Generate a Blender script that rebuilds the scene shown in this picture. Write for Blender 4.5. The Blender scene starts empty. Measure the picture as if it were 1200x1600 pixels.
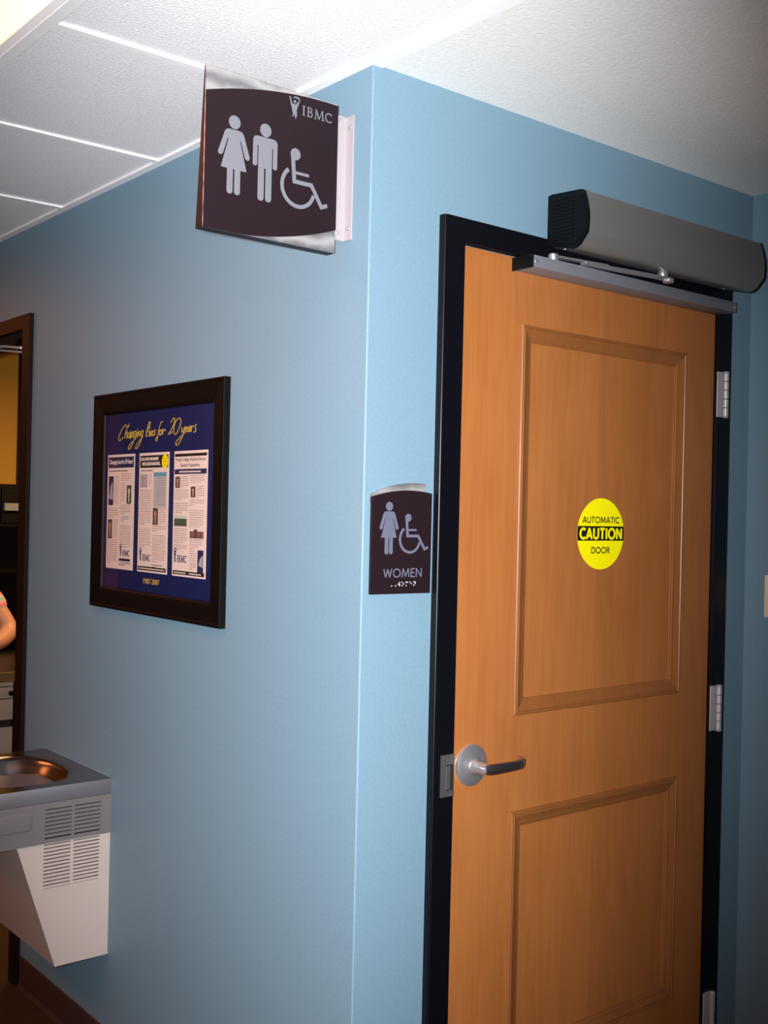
import bpy, bmesh, math, random
from mathutils import Matrix, Vector
random.seed(7)
PI = math.pi
S = bpy.context.scene
COL = S.collection

# ---------------------------------------------------------------- camera
CAM = Vector((-1.37217, -1.74484, 1.54492))
F_PX, YAW, PITCH, ROLL = 1735.10, 0.88569969, -0.0003504, 0.02255568
fw = Vector((math.cos(YAW) * math.cos(PITCH), math.sin(YAW) * math.cos(PITCH), math.sin(PITCH)))
rt = Vector((math.sin(YAW), -math.cos(YAW), 0)); up = rt.cross(fw)
r2 = rt * math.cos(ROLL) + up * math.sin(ROLL)
u2 = -rt * math.sin(ROLL) + up * math.cos(ROLL)
cd = bpy.data.cameras.new('camera'); cam = bpy.data.objects.new('camera', cd); COL.objects.link(cam)
cd.sensor_fit = 'HORIZONTAL'; cd.sensor_width = 36; cd.lens = F_PX / 1200 * 36; cd.clip_start = .02
m = Matrix((r2, u2, -fw)).transposed().to_4x4(); m.translation = CAM; cam.matrix_world = m
S.camera = cam

# ---------------------------------------------------------------- world, lamps, exposure
w = bpy.data.worlds.new('world'); S.world = w; w.use_nodes = True
w.node_tree.nodes['Background'].inputs[0].default_value = (.8, .85, 1, 1)
w.node_tree.nodes['Background'].inputs[1].default_value = 0
S.view_settings.view_transform = 'Standard'; S.view_settings.look = 'None'
S.view_settings.exposure = 0.0; S.view_settings.gamma = 1; S.view_settings.use_curve_mapping = False

def area(name, loc, target, energy, color, sx, sy=None, shape='RECTANGLE'):
    l = bpy.data.lights.new(name, 'AREA'); l.energy = energy; l.color = color; l.shape = shape; l.size = sx
    if sy: l.size_y = sy
    o = bpy.data.objects.new(name, l); COL.objects.link(o); o.location = loc
    o.rotation_euler = (Vector(target) - Vector(loc)).to_track_quat('-Z', 'Y').to_euler()
    return o
FLASH = 600
fl = bpy.data.lights.new('camera_flash', 'SPOT'); fl.energy = FLASH; fl.color = (1, 1, 1); fl.spot_size = math.radians(92); fl.spot_blend = 1.0; fl.shadow_soft_size = .02
fo = bpy.data.objects.new('camera_flash', fl); COL.objects.link(fo)
fm = m.copy(); fm.translation = CAM + u2 * .02 - r2 * .06
fo.matrix_world = fm @ Matrix.Rotation(math.radians(1.2), 4, 'Y') @ Matrix.Rotation(math.radians(2.5), 4, 'X') @ Matrix.Diagonal((.49, 1, 1, 1))      # portrait framing: the flash beam is tall and narrow
area('office_lamp', (1.3, 3.6, 2.38), (1.3, 3.6, 0), 46, (1, .62, .26), 1.1, .5)
TROFFER = 5.5
HALL_WARM = (1, .28, .09)

# ---------------------------------------------------------------- materials
def mat(name, color, rough=.5, metal=0, spec=.5, coat=0, emit=None, es=0):
    m = bpy.data.materials.new(name); m.use_nodes = True
    b = m.node_tree.nodes['Principled BSDF']
    b.inputs['Base Color'].default_value = (*color, 1); b.inputs['Roughness'].default_value = rough
    b.inputs['Metallic'].default_value = metal; b.inputs['Specular IOR Level'].default_value = spec
    b.inputs['Coat Weight'].default_value = coat
    if emit:
        b.inputs['Emission Color'].default_value = (*emit, 1); b.inputs['Emission Strength'].default_value = es
    return m
def N(m, t, **kw):
    n = m.node_tree.nodes.new(t)
    for k, v in kw.items():
        if k in n.inputs: n.inputs[k].default_value = v
        else: setattr(n, k, v)
    return n
def L(m, a, b): m.node_tree.links.new(a, b)
def noisy(m, scale=(100, 100, 100), bump=.2, dist=.002, c2=None, detail=3, lo=.35, hi=.65, rough=None):
    """object-space noise: bump, and optionally a second colour"""
    b = m.node_tree.nodes['Principled BSDF']
    tc = N(m, 'ShaderNodeTexCoord'); mp = N(m, 'ShaderNodeMapping'); mp.inputs['Scale'].default_value = scale
    L(m, tc.outputs['Object'], mp.inputs[0])
    n = N(m, 'ShaderNodeTexNoise', Scale=1.0, Detail=detail); L(m, mp.outputs[0], n.inputs['Vector'])
    if bump:
        bp = N(m, 'ShaderNodeBump', Strength=bump, Distance=dist)
        L(m, n.outputs['Fac'], bp.inputs['Height']); L(m, bp.outputs[0], b.inputs['Normal'])
    r = N(m, 'ShaderNodeValToRGB'); r.color_ramp.elements[0].position = lo; r.color_ramp.elements[1].position = hi
    L(m, n.outputs['Fac'], r.inputs[0])
    if c2:
        r.color_ramp.elements[0].color = b.inputs['Base Color'].default_value[:]
        r.color_ramp.elements[1].color = (*c2, 1); L(m, r.outputs[0], b.inputs['Base Color'])
    if rough:
        mr = N(m, 'ShaderNodeMapRange'); mr.inputs['To Min'].default_value = rough[0]; mr.inputs['To Max'].default_value = rough[1]
        L(m, n.outputs['Fac'], mr.inputs['Value']); L(m, mr.outputs[0], b.inputs['Roughness'])
    return m
BLUE = noisy(mat('blue_wall_paint', (.154, .260, .342), .5, spec=.4), (150, 150, 150), .2, .0018, (.166, .276, .360))
YELLOW = noisy(mat('yellow_wall_paint', (.62, .30, .035), .6, spec=.3), (120, 120, 120), .15, .002)
PLASTER = noisy(mat('textured_white_plaster', (.84, .84, .83), .8, spec=.2), (120, 120, 120), .3, .003, (.90, .90, .89))
TILE = noisy(mat('acoustic_tile', (.84, .83, .86), .9, spec=.1), (190, 190, 190), .45, .004, (.97, .96, .99), 4, .4, .6)
GRID = mat('white_enamelled_grid', (.97, .96, .98), .5, spec=.3)
CARPET = noisy(mat('brown_carpet', (.034, .020, .011), .95, spec=.1), (260, 260, 260), .9, .006, (.085, .048, .026), 4)
VINYL = noisy(mat('brown_vinyl_base', (.060, .030, .026), .5, spec=.25), (60, 60, 60), .05, .001)
BLACKF = noisy(mat('black_enamel', (.0025, .0025, .005), .38, spec=.22), (200, 200, 200), .05, .0005)
BROWNF = noisy(mat('dark_brown_enamel', (.010, .004, .003), .5, spec=.15), (200, 200, 200), .05, .0005)
CHROME = mat('satin_chrome', (.66, .66, .70), .30, .85)
ALU = noisy(mat('anodised_aluminium', (.235, .23, .22), .42, .45), (4, 400, 400), .03, .0003)
HINGEM = mat('satin_steel_hinge', (.46, .44, .47), .45, .4)
RODM = mat('bright_closer_rod', (.85, .83, .86), .4, .3)
RIMM = mat('brushed_steel_rim', (.26, .25, .28), .4, .6)
TRACKM = mat('grey_painted_track', (.26, .27, .31), .5, .55)
STEEL = noisy(mat('stainless_steel', (.30, .27, .26), .22, 1), (400, 12, 12), .03, .0003)
STEELD = mat('dull_stainless', (.30, .29, .30), .38, .85)
BEIGE = noisy(mat('beige_coated_panel', (.55, .47, .44), .5), (300, 300, 300), .05, .0005)
GREYP = mat('grey_plastic_band', (.165, .155, .155), .45)
DARK = mat('dark_void', (.008, .008, .009), .8)
PLASTIC = mat('black_plastic', (.0015, .0025, .0035), .5, spec=.15)
SIGNB = noisy(mat('dark_brown_sign', (.012, .006, .009), .45, spec=.2), (250, 250, 250), .04, .0004, (.014, .007, .010))
PALE = mat('pale_grey_print', (.150, .155, .180), .5)
LAV = mat('lavender_grey_print', (.105, .112, .165), .5)
PALEP = mat('pale_photo_print', (.36, .37, .42), .5)
YEL = mat('yellow_vinyl', (.93, .83, .0), .4)
INK = mat('black_print', (.010, .010, .008), .45)
WHITE = mat('white_coated', (.80, .78, .80), .4)
BRKT = mat('satin_bracket', (.42, .38, .40), .45, .3)
FRAMEB = mat('black_picture_frame', (.0025, .002, .002), .5, spec=.12)
GOLD = mat('gold_print', (.62, .42, .05), .4)
NAVY = mat('navy_poster_blue', (.005, .014, .085), .5, spec=.2)
NAVYT = mat('navy_print', (.015, .02, .09), .5)
PAPER = mat('cream_newsprint', (.80, .66, .60), .6)
INKG = mat('grey_body_print', (.40, .32, .31), .6)
INKD = mat('dark_headline_print', (.09, .06, .06), .6)
TEAL = mat('teal_print', (.12, .33, .42), .6)
SKINP = mat('portrait_skin_print', (.50, .28, .19), .6)
GREENP = mat('green_photo_print', (.06, .09, .06), .6)
REDP = mat('brick_photo_print', (.25, .09, .08), .6)
SKYP = mat('pale_photo_sky', (.55, .58, .50), .6)
ALMOND = mat('almond_plastic', (.78, .70, .52), .4)
PUTTY = mat('putty_steel_drawer', (.42, .37, .33), .45)
SKIN = noisy(mat('skin', (.50, .235, .16), .5), (60, 60, 60), .05, .001)
HAIRM = mat('brown_hair', (.05, .025, .014), .5)
TROUS = mat('dark_trousers', (.02, .022, .03), .8)
EYEM = mat('eye', (.03, .02, .015), .2)
LIPM = mat('lips', (.42, .12, .10), .5)
DESKW = noisy(mat('dark_desk_laminate', (.0035, .003, .003), .4, spec=.2), (20, 200, 200), .03, .0004)
DESKE = mat('olive_desk_edge', (.16, .10, .03), .5)
DIFF = mat('lit_lens', (.9, .9, .9), .5, emit=HALL_WARM, es=TROFFER)

# wood: vertical grain in two veneer halves
WOOD = mat('honey_maple_veneer', (.50, .19, .05), .38, spec=.45)
def wood(m, seam=None, horizontal=False, tone=1.):
    b = m.node_tree.nodes['Principled BSDF']
    tc = N(m, 'ShaderNodeTexCoord')
    def nz(sc, detail, dist=0.):
        mp = N(m, 'ShaderNodeMapping'); mp.inputs['Scale'].default_value = sc; L(m, tc.outputs['Object'], mp.inputs[0])
        n = N(m, 'ShaderNodeTexNoise', Scale=1.0, Detail=detail, Distortion=dist); L(m, mp.outputs[0], n.inputs['Vector']); return n
    k = (4.0, 9., 80.) if horizontal else (80., 9., 4.0)
    k2 = (2.2, 2., 9.) if horizontal else (10., 2., 3.2)
    a = nz(k, 5, .4); c = nz(k2, 3, .6); e = nz((260., 60., 9.), 2)
    mix = N(m, 'ShaderNodeMath', operation='ADD'); L(m, a.outputs['Fac'], mix.inputs[0]); L(m, c.outputs['Fac'], mix.inputs[1])
    mul = N(m, 'ShaderNodeMath', operation='MULTIPLY'); mul.inputs[1].default_value = .5; L(m, mix.outputs[0], mul.inputs[0])
    r = N(m, 'ShaderNodeValToRGB'); el = r.color_ramp.elements
    el[0].position = .28; el[0].color = (.31 * tone, .103 * tone, .026 * tone, 1); el[1].position = .74; el[1].color = (.405 * tone, .150 * tone, .042 * tone, 1)
    x = el.new(.5); x.color = (.36 * tone, .127 * tone, .034 * tone, 1)
    L(m, mul.outputs[0], r.inputs[0])
    out = r.outputs[0]
    if seam is not None:      # book-matched veneer leaves: the leaf beyond the joint is a shade browner
        sp = N(m, 'ShaderNodeSeparateXYZ'); L(m, tc.outputs['Object'], sp.inputs[0])
        gt = N(m, 'ShaderNodeMath', operation='GREATER_THAN'); L(m, sp.outputs['X'], gt.inputs[0]); gt.inputs[1].default_value = seam
        mx = N(m, 'ShaderNodeMix', data_type='RGBA', blend_type='MULTIPLY'); L(m, gt.outputs[0], mx.inputs['Factor'])
        L(m, out, mx.inputs['A']); mx.inputs['B'].default_value = (.93, .92, .90, 1); out = mx.outputs['Result']
    L(m, out, b.inputs['Base Color'])
    bp = N(m, 'ShaderNodeBump', Strength=.08, Distance=.0006); L(m, e.outputs['Fac'], bp.inputs['Height']); L(m, bp.outputs[0], b.inputs['Normal'])
    return m
wood(WOOD, .47); WOODM = wood(mat('solid_maple_moulding', (.5, .19, .05), .36, spec=.5), None, False, .66)

# brushed plate with swirl polish
BRUSH = mat('swirl_brushed_aluminium', (.62, .61, .63), .4, .45)
def brush(m):
    b = m.node_tree.nodes['Principled BSDF']; tc = N(m, 'ShaderNodeTexCoord')
    wv = N(m, 'ShaderNodeTexWave', wave_type='RINGS'); wv.inputs['Scale'].default_value = 9; wv.inputs['Distortion'].default_value = 6
    wv.inputs['Detail'].default_value = 3; L(m, tc.outputs['Object'], wv.inputs['Vector'])
    r = N(m, 'ShaderNodeValToRGB'); r.color_ramp.elements[0].color = (.20, .195, .21, 1); r.color_ramp.elements[1].color = (.42, .41, .42, 1)
    L(m, wv.outputs['Fac'], r.inputs[0]); L(m, r.outputs[0], b.inputs['Base Color'])
    mr = N(m, 'ShaderNodeMapRange'); mr.inputs['To Min'].default_value = .25; mr.inputs['To Max'].default_value = .5
    L(m, wv.outputs['Fac'], mr.inputs['Value']); L(m, mr.outputs[0], b.inputs['Roughness'])
brush(BRUSH)
# striped blouse
BLOUSE = mat('pink_blue_striped_cloth', (.7, .3, .3), .8)
def blouse(m):
    b = m.node_tree.nodes['Principled BSDF']; tc = N(m, 'ShaderNodeTexCoord')
    wv = N(m, 'ShaderNodeTexWave', wave_type='BANDS', bands_direction='Z'); wv.inputs['Scale'].default_value = 5
    wv.inputs['Distortion'].default_value = 5; wv.inputs['Detail'].default_value = 1; wv.inputs['Detail Scale'].default_value = .6
    L(m, tc.outputs['Object'], wv.inputs['Vector'])
    r = N(m, 'ShaderNodeValToRGB'); r.color_ramp.interpolation = 'CONSTANT'; el = r.color_ramp.elements
    el[0].position = 0; el[0].color = (.72, .22, .24, 1); el[1].position = .35; el[1].color = (.75, .62, .64, 1)
    for p, c in ((.5, (.22, .25, .42)), (.68, (.78, .40, .42)), (.85, (.25, .45, .35))): x = el.new(p); x.color = (*c, 1)
    L(m, wv.outputs['Fac'], r.inputs[0]); L(m, r.outputs[0], b.inputs['Base Color'])
blouse(BLOUSE)
# picture glass: clear pane with a fresnel reflection
GLASS = bpy.data.materials.new('picture_glass'); GLASS.use_nodes = True
_n = GLASS.node_tree.nodes; _n.clear()
_o = _n.new('ShaderNodeOutputMaterial'); _m = _n.new('ShaderNodeMixShader'); _t = _n.new('ShaderNodeBsdfTransparent')
_g = _n.new('ShaderNodeBsdfGlossy'); _g.inputs['Roughness'].default_value = .02; _f = _n.new('ShaderNodeFresnel')
_q = _n.new('ShaderNodeNewGeometry'); _r = _n.new('ShaderNodeMapRange'); _r.inputs['To Min'].default_value = 1.5; _r.inputs['To Max'].default_value = 1 / 1.5
L(GLASS, _q.outputs['Backfacing'], _r.inputs['Value']); L(GLASS, _r.outputs[0], _f.inputs[0])
L(GLASS, _f.outputs[0], _m.inputs[0]); L(GLASS, _t.outputs[0], _m.inputs[1]); L(GLASS, _g.outputs[0], _m.inputs[2]); L(GLASS, _m.outputs[0], _o.inputs[0])

# ---------------------------------------------------------------- mesh helpers
WM = {}
def box(b, x0, x1, y0, y1, z0, z1, bevel=0, seg=2):
    g = bmesh.ops.create_cube(b, size=1)['verts']
    for v in g:
        v.co = Vector((x0 + (v.co.x + .5) * (x1 - x0), y0 + (v.co.y + .5) * (y1 - y0), z0 + (v.co.z + .5) * (z1 - z0)))
    if bevel:
        es = list({e for v in g for e in v.link_edges})
        bmesh.ops.bevel(b, geom=es, offset=bevel, segments=seg, affect='EDGES', profile=.5)
_k = [0]
def prism(b, pts, z0, z1, ax=(0, 1, 2)):
    """polygon pts in the (ax0,ax1) plane, extruded along ax2 from z0 to z1"""
    if abs(z1 - z0) < .001:      # thin print layers that overlap never share a plane
        _k[0] += 1; z1 += 1.6e-5 * (_k[0] % 6)
    a = sum(pts[i - 1][0] * pts[i][1] - pts[i][0] * pts[i - 1][1] for i in range(len(pts)))
    if a < 0: pts = pts[::-1]
    def mk(z):
        out = []
        for p in pts:
            c = [0, 0, 0]; c[ax[0]] = p[0]; c[ax[1]] = p[1]; c[ax[2]] = z; out.append(b.verts.new(c))
        return out
    lo, hi = mk(z0), mk(z1); n = len(pts)
    fs = [b.faces.new(lo[::-1]), b.faces.new(hi)]
    for i in range(n): fs.append(b.faces.new((lo[i], lo[(i + 1) % n], hi[(i + 1) % n], hi[i])))
    return fs
def circ(cx, cy, r, n=24, a0=0, a1=2 * PI, ry=None):
    full = abs(a1 - a0 - 2 * PI) < 1e-6; k = n if full else n + 1
    return [(cx + r * math.cos(a0 + (a1 - a0) * i / n), cy + (ry or r) * math.sin(a0 + (a1 - a0) * i / n)) for i in range(k)]
def stroke(b, pts, wd, z0, z1, cap=True, n=10, ax=(0, 1, 2)):
    """a drawn line of even width (or a width per point) as flat raised strips"""
    W = wd if isinstance(wd, (list, tuple)) else [wd] * len(pts)
    P = []; 
    for p, w_ in zip(pts, W):
        if not P or (Vector(p) - P[-1][0]).length > 1e-6: P.append((Vector(p), w_))
    if len(P) < 2: return
    A_, B_ = [], []
    for i, (p, w_) in enumerate(P):
        d0 = (p - P[i - 1][0]).normalized() if i else None; d1 = (P[i + 1][0] - p).normalized() if i < len(P) - 1 else None
        if d0 is None: d0 = d1
        if d1 is None: d1 = d0
        t = d0 + d1
        t = t.normalized() if t.length > .2 else d0
        n_ = Vector((-t.y, t.x)); k_ = 1 / max(.45, n_.dot(Vector((-d0.y, d0.x))))
        if cap and i == 0: p = p - d1 * w_ * .4
        if cap and i == len(P) - 1: p = p + d0 * w_ * .4
        A_.append(p + n_ * w_ / 2 * k_); B_.append(p - n_ * w_ / 2 * k_)
    _k[0] += 1; zt = z1 + 1.6e-5 * (_k[0] % 6)
    def mk(p, z):
        c = [0, 0, 0]; c[ax[0]], c[ax[1]], c[ax[2]] = p.x, p.y, z; return b.verts.new(c)
    a0, a1, b0, b1 = [mk(p, z0) for p in A_], [mk(p, zt) for p in A_], [mk(p, z0) for p in B_], [mk(p, zt) for p in B_]
    for i in range(len(P) - 1):
        b.faces.new((a1[i], b1[i], b1[i + 1], a1[i + 1])); b.faces.new((a0[i + 1], b0[i + 1], b0[i], a0[i]))
        b.faces.new((a0[i], a1[i], a1[i + 1], a0[i + 1])); b.faces.new((b0[i + 1], b1[i + 1], b1[i], b0[i]))
    for i in (0, -1): b.faces.new((a0[i], b0[i], b1[i], a1[i]))
def ring(b, u0, u1, v0, v1, prof, ax=(0, 1, 2)):
    """mitred frame: prof = [(inset, height)] carried round a rectangle"""
    rows = []
    for ins, h in prof:
        row = []
        for p in ((u0 + ins, v0 + ins), (u1 - ins, v0 + ins), (u1 - ins, v1 - ins), (u0 + ins, v1 - ins)):
            c = [0, 0, 0]; c[ax[0]], c[ax[1]], c[ax[2]] = p[0], p[1], h; row.append(b.verts.new(c))
        rows.append(row)
    for a, c in zip(rows, rows[1:]):
        for i in range(4): b.faces.new((a[i], a[(i + 1) % 4], c[(i + 1) % 4], c[i]))
def lathe(b, prof, c=(0, 0, 0), n=32, axis=2):
    """prof = [(radius, height)] about an axis"""
    rows = []
    for r, h in prof:
        row = []
        for i in range(n):
            a = 2 * PI * i / n; p = [r * math.cos(a), r * math.sin(a), h]
            if axis == 1: p = [p[0], p[2], p[1]]
            if axis == 0: p = [p[2], p[0], p[1]]
            row.append(b.verts.new(Vector(p) + Vector(c)))
        rows.append(row)
    for a, d in zip(rows, rows[1:]):
        for i in range(n): b.faces.new((a[i], a[(i + 1) % n], d[(i + 1) % n], d[i]))
    b.faces.new(rows[0][::-1]); b.faces.new(rows[-1])
def tube(b, pts, rad, n=12):
    R_ = rad if isinstance(rad, (list, tuple)) else [rad] * len(pts)
    P = [Vector(p) for p in pts]; rows = []
    for i, p in enumerate(P):
        d = (P[min(i + 1, len(P) - 1)] - P[max(i - 1, 0)]).normalized(); q = d.to_track_quat('Z', 'Y')
        rr = R_[i] if isinstance(R_[i], tuple) else (R_[i], R_[i])
        rows.append([b.verts.new(p + q @ Vector((rr[0] * math.cos(2 * PI * k / n), rr[1] * math.sin(2 * PI * k / n), 0))) for k in range(n)])
    for a, d in zip(rows, rows[1:]):
        for i in range(n): b.faces.new((a[i], a[(i + 1) % n], d[(i + 1) % n], d[i]))
    b.faces.new(rows[0][::-1]); b.faces.new(rows[-1])
def BM(): return bmesh.new()
def tag(o, label=None, cat=None, group=None, kind=None):
    if label: o['label'] = label
    if cat: o['category'] = cat
    if group: o['group'] = group
    if kind: o['kind'] = kind
    return o
def root(name, label, cat, loc=(0, 0, 0), rot=(0, 0, 0), kind=None, group=None):
    o = bpy.data.objects.new(name, None); o.empty_display_size = .05; COL.objects.link(o)
    o.location = loc; o.rotation_euler = rot
    from mathutils import Euler
    WM[o.name] = Matrix.Translation(Vector(loc)) @ Euler(rot).to_matrix().to_4x4()
    return tag(o, label, cat, group, kind)
def obj(name, b, material, parent=None, world=False, smooth=False, recalc=True):
    if recalc: bmesh.ops.recalc_face_normals(b, faces=b.faces)
    if world and parent is not None: b.transform(WM[parent.name].inverted())
    me = bpy.data.meshes.new(name); b.to_mesh(me); b.free(); me.materials.append(material)
    if smooth:
        for p in me.polygons: p.use_smooth = True
        try: me.set_sharp_from_angle(angle=math.radians(35))
        except Exception: pass
    o = bpy.data.objects.new(name, me); COL.objects.link(o)
    if parent is not None:
        o.parent = parent; WM[o.name] = WM[parent.name].copy()
    else: WM[o.name] = Matrix()
    return o
def bx(name, x0, x1, y0, y1, z0, z1, material, parent=None, world=False, bevel=0, seg=2):
    b = BM(); box(b, x0, x1, y0, y1, z0, z1, bevel, seg); return obj(name, b, material, parent, world, smooth=bool(bevel))
def base(o):
    """move a top-level mesh's origin to the centre of its base"""
    me = o.data; xs = [v.co.x for v in me.vertices]; ys = [v.co.y for v in me.vertices]; zs = [v.co.z for v in me.vertices]
    c = Vector(((min(xs) + max(xs)) / 2, (min(ys) + max(ys)) / 2, min(zs)))
    me.transform(Matrix.Translation(-c)); o.location = c; WM[o.name] = Matrix.Translation(c); return o
def text(s, u0, u1, v0, v1, w0, material, parent, name='lettering', bold=0., th=.0004, shear=0., spacing=1.):
    cu = bpy.data.curves.new('t', 'FONT'); cu.body = s; cu.offset = bold; cu.extrude = .01; cu.shear = shear; cu.space_character = spacing
    cu.resolution_u = 4
    o = bpy.data.objects.new('t', cu); COL.objects.link(o); bpy.context.view_layer.update()
    me = bpy.data.meshes.new_from_object(o.evaluated_get(bpy.context.evaluated_depsgraph_get()))
    COL.objects.unlink(o); bpy.data.objects.remove(o)
    xs = [v.co.x for v in me.vertices]; ys = [v.co.y for v in me.vertices]; zs = [v.co.z for v in me.vertices]
    for v in me.vertices:
        v.co = Vector((u0 + (v.co.x - min(xs)) / (max(xs) - min(xs)) * (u1 - u0), v0 + (v.co.y - min(ys)) / (max(ys) - min(ys)) * (v1 - v0),
                       w0 + (v.co.z - min(zs)) / (max(zs) - min(zs)) * th)) if False else v.co
    X0, X1, Y0, Y1, Z0, Z1 = min(xs), max(xs), min(ys), max(ys), min(zs), max(zs)
    for v in me.vertices:
        x, y, z = v.co
        v.co = (u0 + (x - X0) / (X1 - X0) * (u1 - u0), v0 + (y - Y0) / (Y1 - Y0) * (v1 - v0), w0 + (z - Z0) / (Z1 - Z0) * th)
    me.materials.clear(); me.materials.append(material); me.name = name
    q = bpy.data.objects.new(name, me); COL.objects.link(q); q.parent = parent; WM[q.name] = WM[parent.name].copy()
    return q

# ================================================================ setting
H = 2.44
def wall(name, pieces, m, label, bevel=0):
    b = BM()
    for p in pieces: box(b, *p)
    return tag(obj(name, b, m), label, 'wall', kind='structure')
OP0, OP1 = 1.785, 2.70       # opening to the office in the left wall
wall('wall_left', [(0, .12, .12, OP0, 0, H), (0, .12, OP1, 6, 0, H), (0, .12, OP0, OP1, 2.112, H), (0.02, .12, .12, 6, H, 2.66)], BLUE,
     'long blue corridor wall carrying the framed newspaper display and the fountain')
b = BM()
box(b, 0, .246, 0, .12, 0, H); box(b, 1.173, 1.348, 0, .12, 0, H); box(b, .246, 1.173, 0, .12, 2.12, H)
es = [e for e in b.edges if abs(e.verts[0].co.x) < 1e-5 and abs(e.verts[1].co.x) < 1e-5 and abs(e.verts[0].co.y) < 1e-5 and abs(e.verts[1].co.y) < 1e-5]
bmesh.ops.bevel(b, geom=es, offset=.0032, segments=3, affect='EDGES', profile=.5)
tag(obj('wall_right', b, BLUE), 'blue wall around the wooden restroom door', 'wall', kind='structure')
wall('wall_alcove', [(1.348, 1.468, -3.1, .12, 0, H)], BLUE, 'blue side wall with the almond light switch')
wall('wall_opposite', [(-2.52, -2.4, -3.1, 6, 0, H)], BLUE, 'blue corridor wall facing the framed display')
wall('wall_behind', [(-2.52, 1.468, -3.22, -3.1, 0, H)], BLUE, 'blue wall at the near end of the corridor')
wall('wall_far', [(-2.52, 3.2, 6, 6.12, 0, 2.66)], YELLOW, 'yellow wall at the far end of the corridor')
wall('wall_back', [(.12, 3.2, 5.4, 5.52, 0, 2.66)], YELLOW, 'yellow back wall of the office seen through the opening')
wall('wall_office', [(3.2, 3.32, .9, 6.12, 0, 2.66), (.12, 3.2, .9, 1.0, 0, 2.66)], YELLOW, 'yellow inner office walls')
tag(bx('floor', -2.52, 3.32, -3.22, 6.12, -.05, 0, CARPET), 'dark brown carpet floor', 'floor', kind='structure')
ceil = tag(bx('ceiling', .0, 1.468, -3.22, .12, H, H + .1, PLASTER), 'white textured ceiling, tiled over the corridor', 'ceiling', kind='structure')
bx('ceiling_deck', -2.52, 0, -3.22, 6.12, H + .06, H + .1, PLASTER, ceil)
bx('office_ceiling', .0, 3.32, .12, 6.12, 2.66, 2.7, PLASTER, ceil)
# suspended grid: cells 0.61 m, cross tees at y = 0.262 + 0.61 k
XS = [0., -.5625, -1.1725, -1.7825, -2.4]; Y0 = .262; TW = .0125
rows = [Y0 + .61 * k for k in range(-6, 10)]
LIGHTS = [(1, 4 + 1), (1, 9 + 1), (3, 2), (3, 7), (3, 11)]    # (column, first row of two)
lit = set()
for c, r in LIGHTS: lit |= {(c, r), (c, r + 1)}
meshes = {}
for ci in range(4):
    xa, xb = XS[ci + 1], XS[ci]
    for ri in range(len(rows) - 1):
        if (ci, ri) in lit: continue
        ya, yb = max(rows[ri], -3.1), min(rows[ri + 1], 6)
        key = (ci, round(yb - ya, 3))
        if key not in meshes:
            w_, l_ = (xb - xa) / 2 - .006, (yb - ya) / 2 - .006
            bb = BM(); box(bb, -w_, w_, -l_, l_, 0, .016)
            t = obj('ceiling_tile', bb, TILE, ceil); meshes[key] = t.data
        else:
            t = bpy.data.objects.new('ceiling_tile', meshes[key]); COL.objects.link(t); t.parent = ceil
        t.location = ((xa + xb) / 2, (ya + yb) / 2, H + .0045 + random.uniform(-.0008, .0008))
def tee(x0, x1, y0, y1):
    return bx('ceiling_tee', x0, x1, y0, y1, H - .002, H + .0035, GRID, ceil)
for x in XS[1:4]: tee(x - TW, x + TW, -3.1, 6)
for y in rows:
    if y < -3.1 or y > 6: continue
    for ci in range(4):
        ri = rows.index(y)
        if (ci, ri) in lit and (ci, ri - 1) in lit and not any((c == ci and r == ri) for c, r in LIGHTS): continue
        tee(XS[ci + 1] + TW, XS[ci] - (TW if ci else .02), y - TW * .8, y + TW * .8)
bx('wall_angle', -.022, 0, .0, 6, H - .0025, H + .004, GRID, ceil)
bx('wall_angle', -.012, .024, -3.1, 0.0, H - .0030, H + .004, GRID, ceil)
# recessed lights
def troffer(ci, ri, label):
    x0, x1, y0, y1 = XS[ci + 1] + TW, XS[ci] - TW, rows[ri] + TW * .8, rows[ri + 2] - TW * .8
    t = root('ceiling_light', label, 'light', ((x0 + x1) / 2, (y0 + y1) / 2, H))
    b = BM(); ring(b, x0, x1, y0, y1, [(0, H + .05), (0, H + .001), (.004, H - .001), (.018, H + .002), (.022, H + .012), (.022, H + .05)])
    obj('light_frame', b, GRID, t, True)
    b = BM(); box(b, x0 + .02, x1 - .02, y0 + .02, y1 - .02, H + .008, H + .014); obj('diffuser', b, DIFF, t, True)
    b = BM(); box(b, x0, x1, y0, y1, H + .05, H + .055); obj('housing', b, WHITE, t, True)
LB = ['recessed fluorescent light with a bright lens beside the white tiles near the restroom sign', 'recessed fluorescent light above the corridor past the office opening',
      'recessed fluorescent light behind the photographer', 'recessed fluorescent light over the far side of the corridor', 'recessed fluorescent light at the yellow end of the corridor']
for (c, r), lb in zip(LIGHTS, LB): troffer(c, r, lb)
# base strips: flat strip with a small toe
def baseboard(name, pts_axis, a0, a1, pos, sgn, label):
    b = BM(); pr = [(0, 0), (sgn * .011, 0), (sgn * .0075, .006), (sgn * .004, .016), (sgn * .004, .097), (sgn * .002, .1), (0, .1)]
    ax = (0, 2, 1) if pts_axis == 'y' else (1, 2, 0)
    prism(b, [(pos + p[0], p[1]) for p in pr], a0, a1, ax)
    return tag(obj(name, b, VINYL), label, 'baseboard', kind='structure')
baseboard('baseboard_left', 'y', .0, 1.72, 0, -1, 'brown vinyl base strip under the fountain')
baseboard('baseboard_right', 'x', 0, .182, 0, -1, 'short brown vinyl base strip beside the black door frame')
baseboard('baseboard_alcove', 'y', -3.1, 0, 1.348, -1, 'brown vinyl base strip below the light switch')

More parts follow.
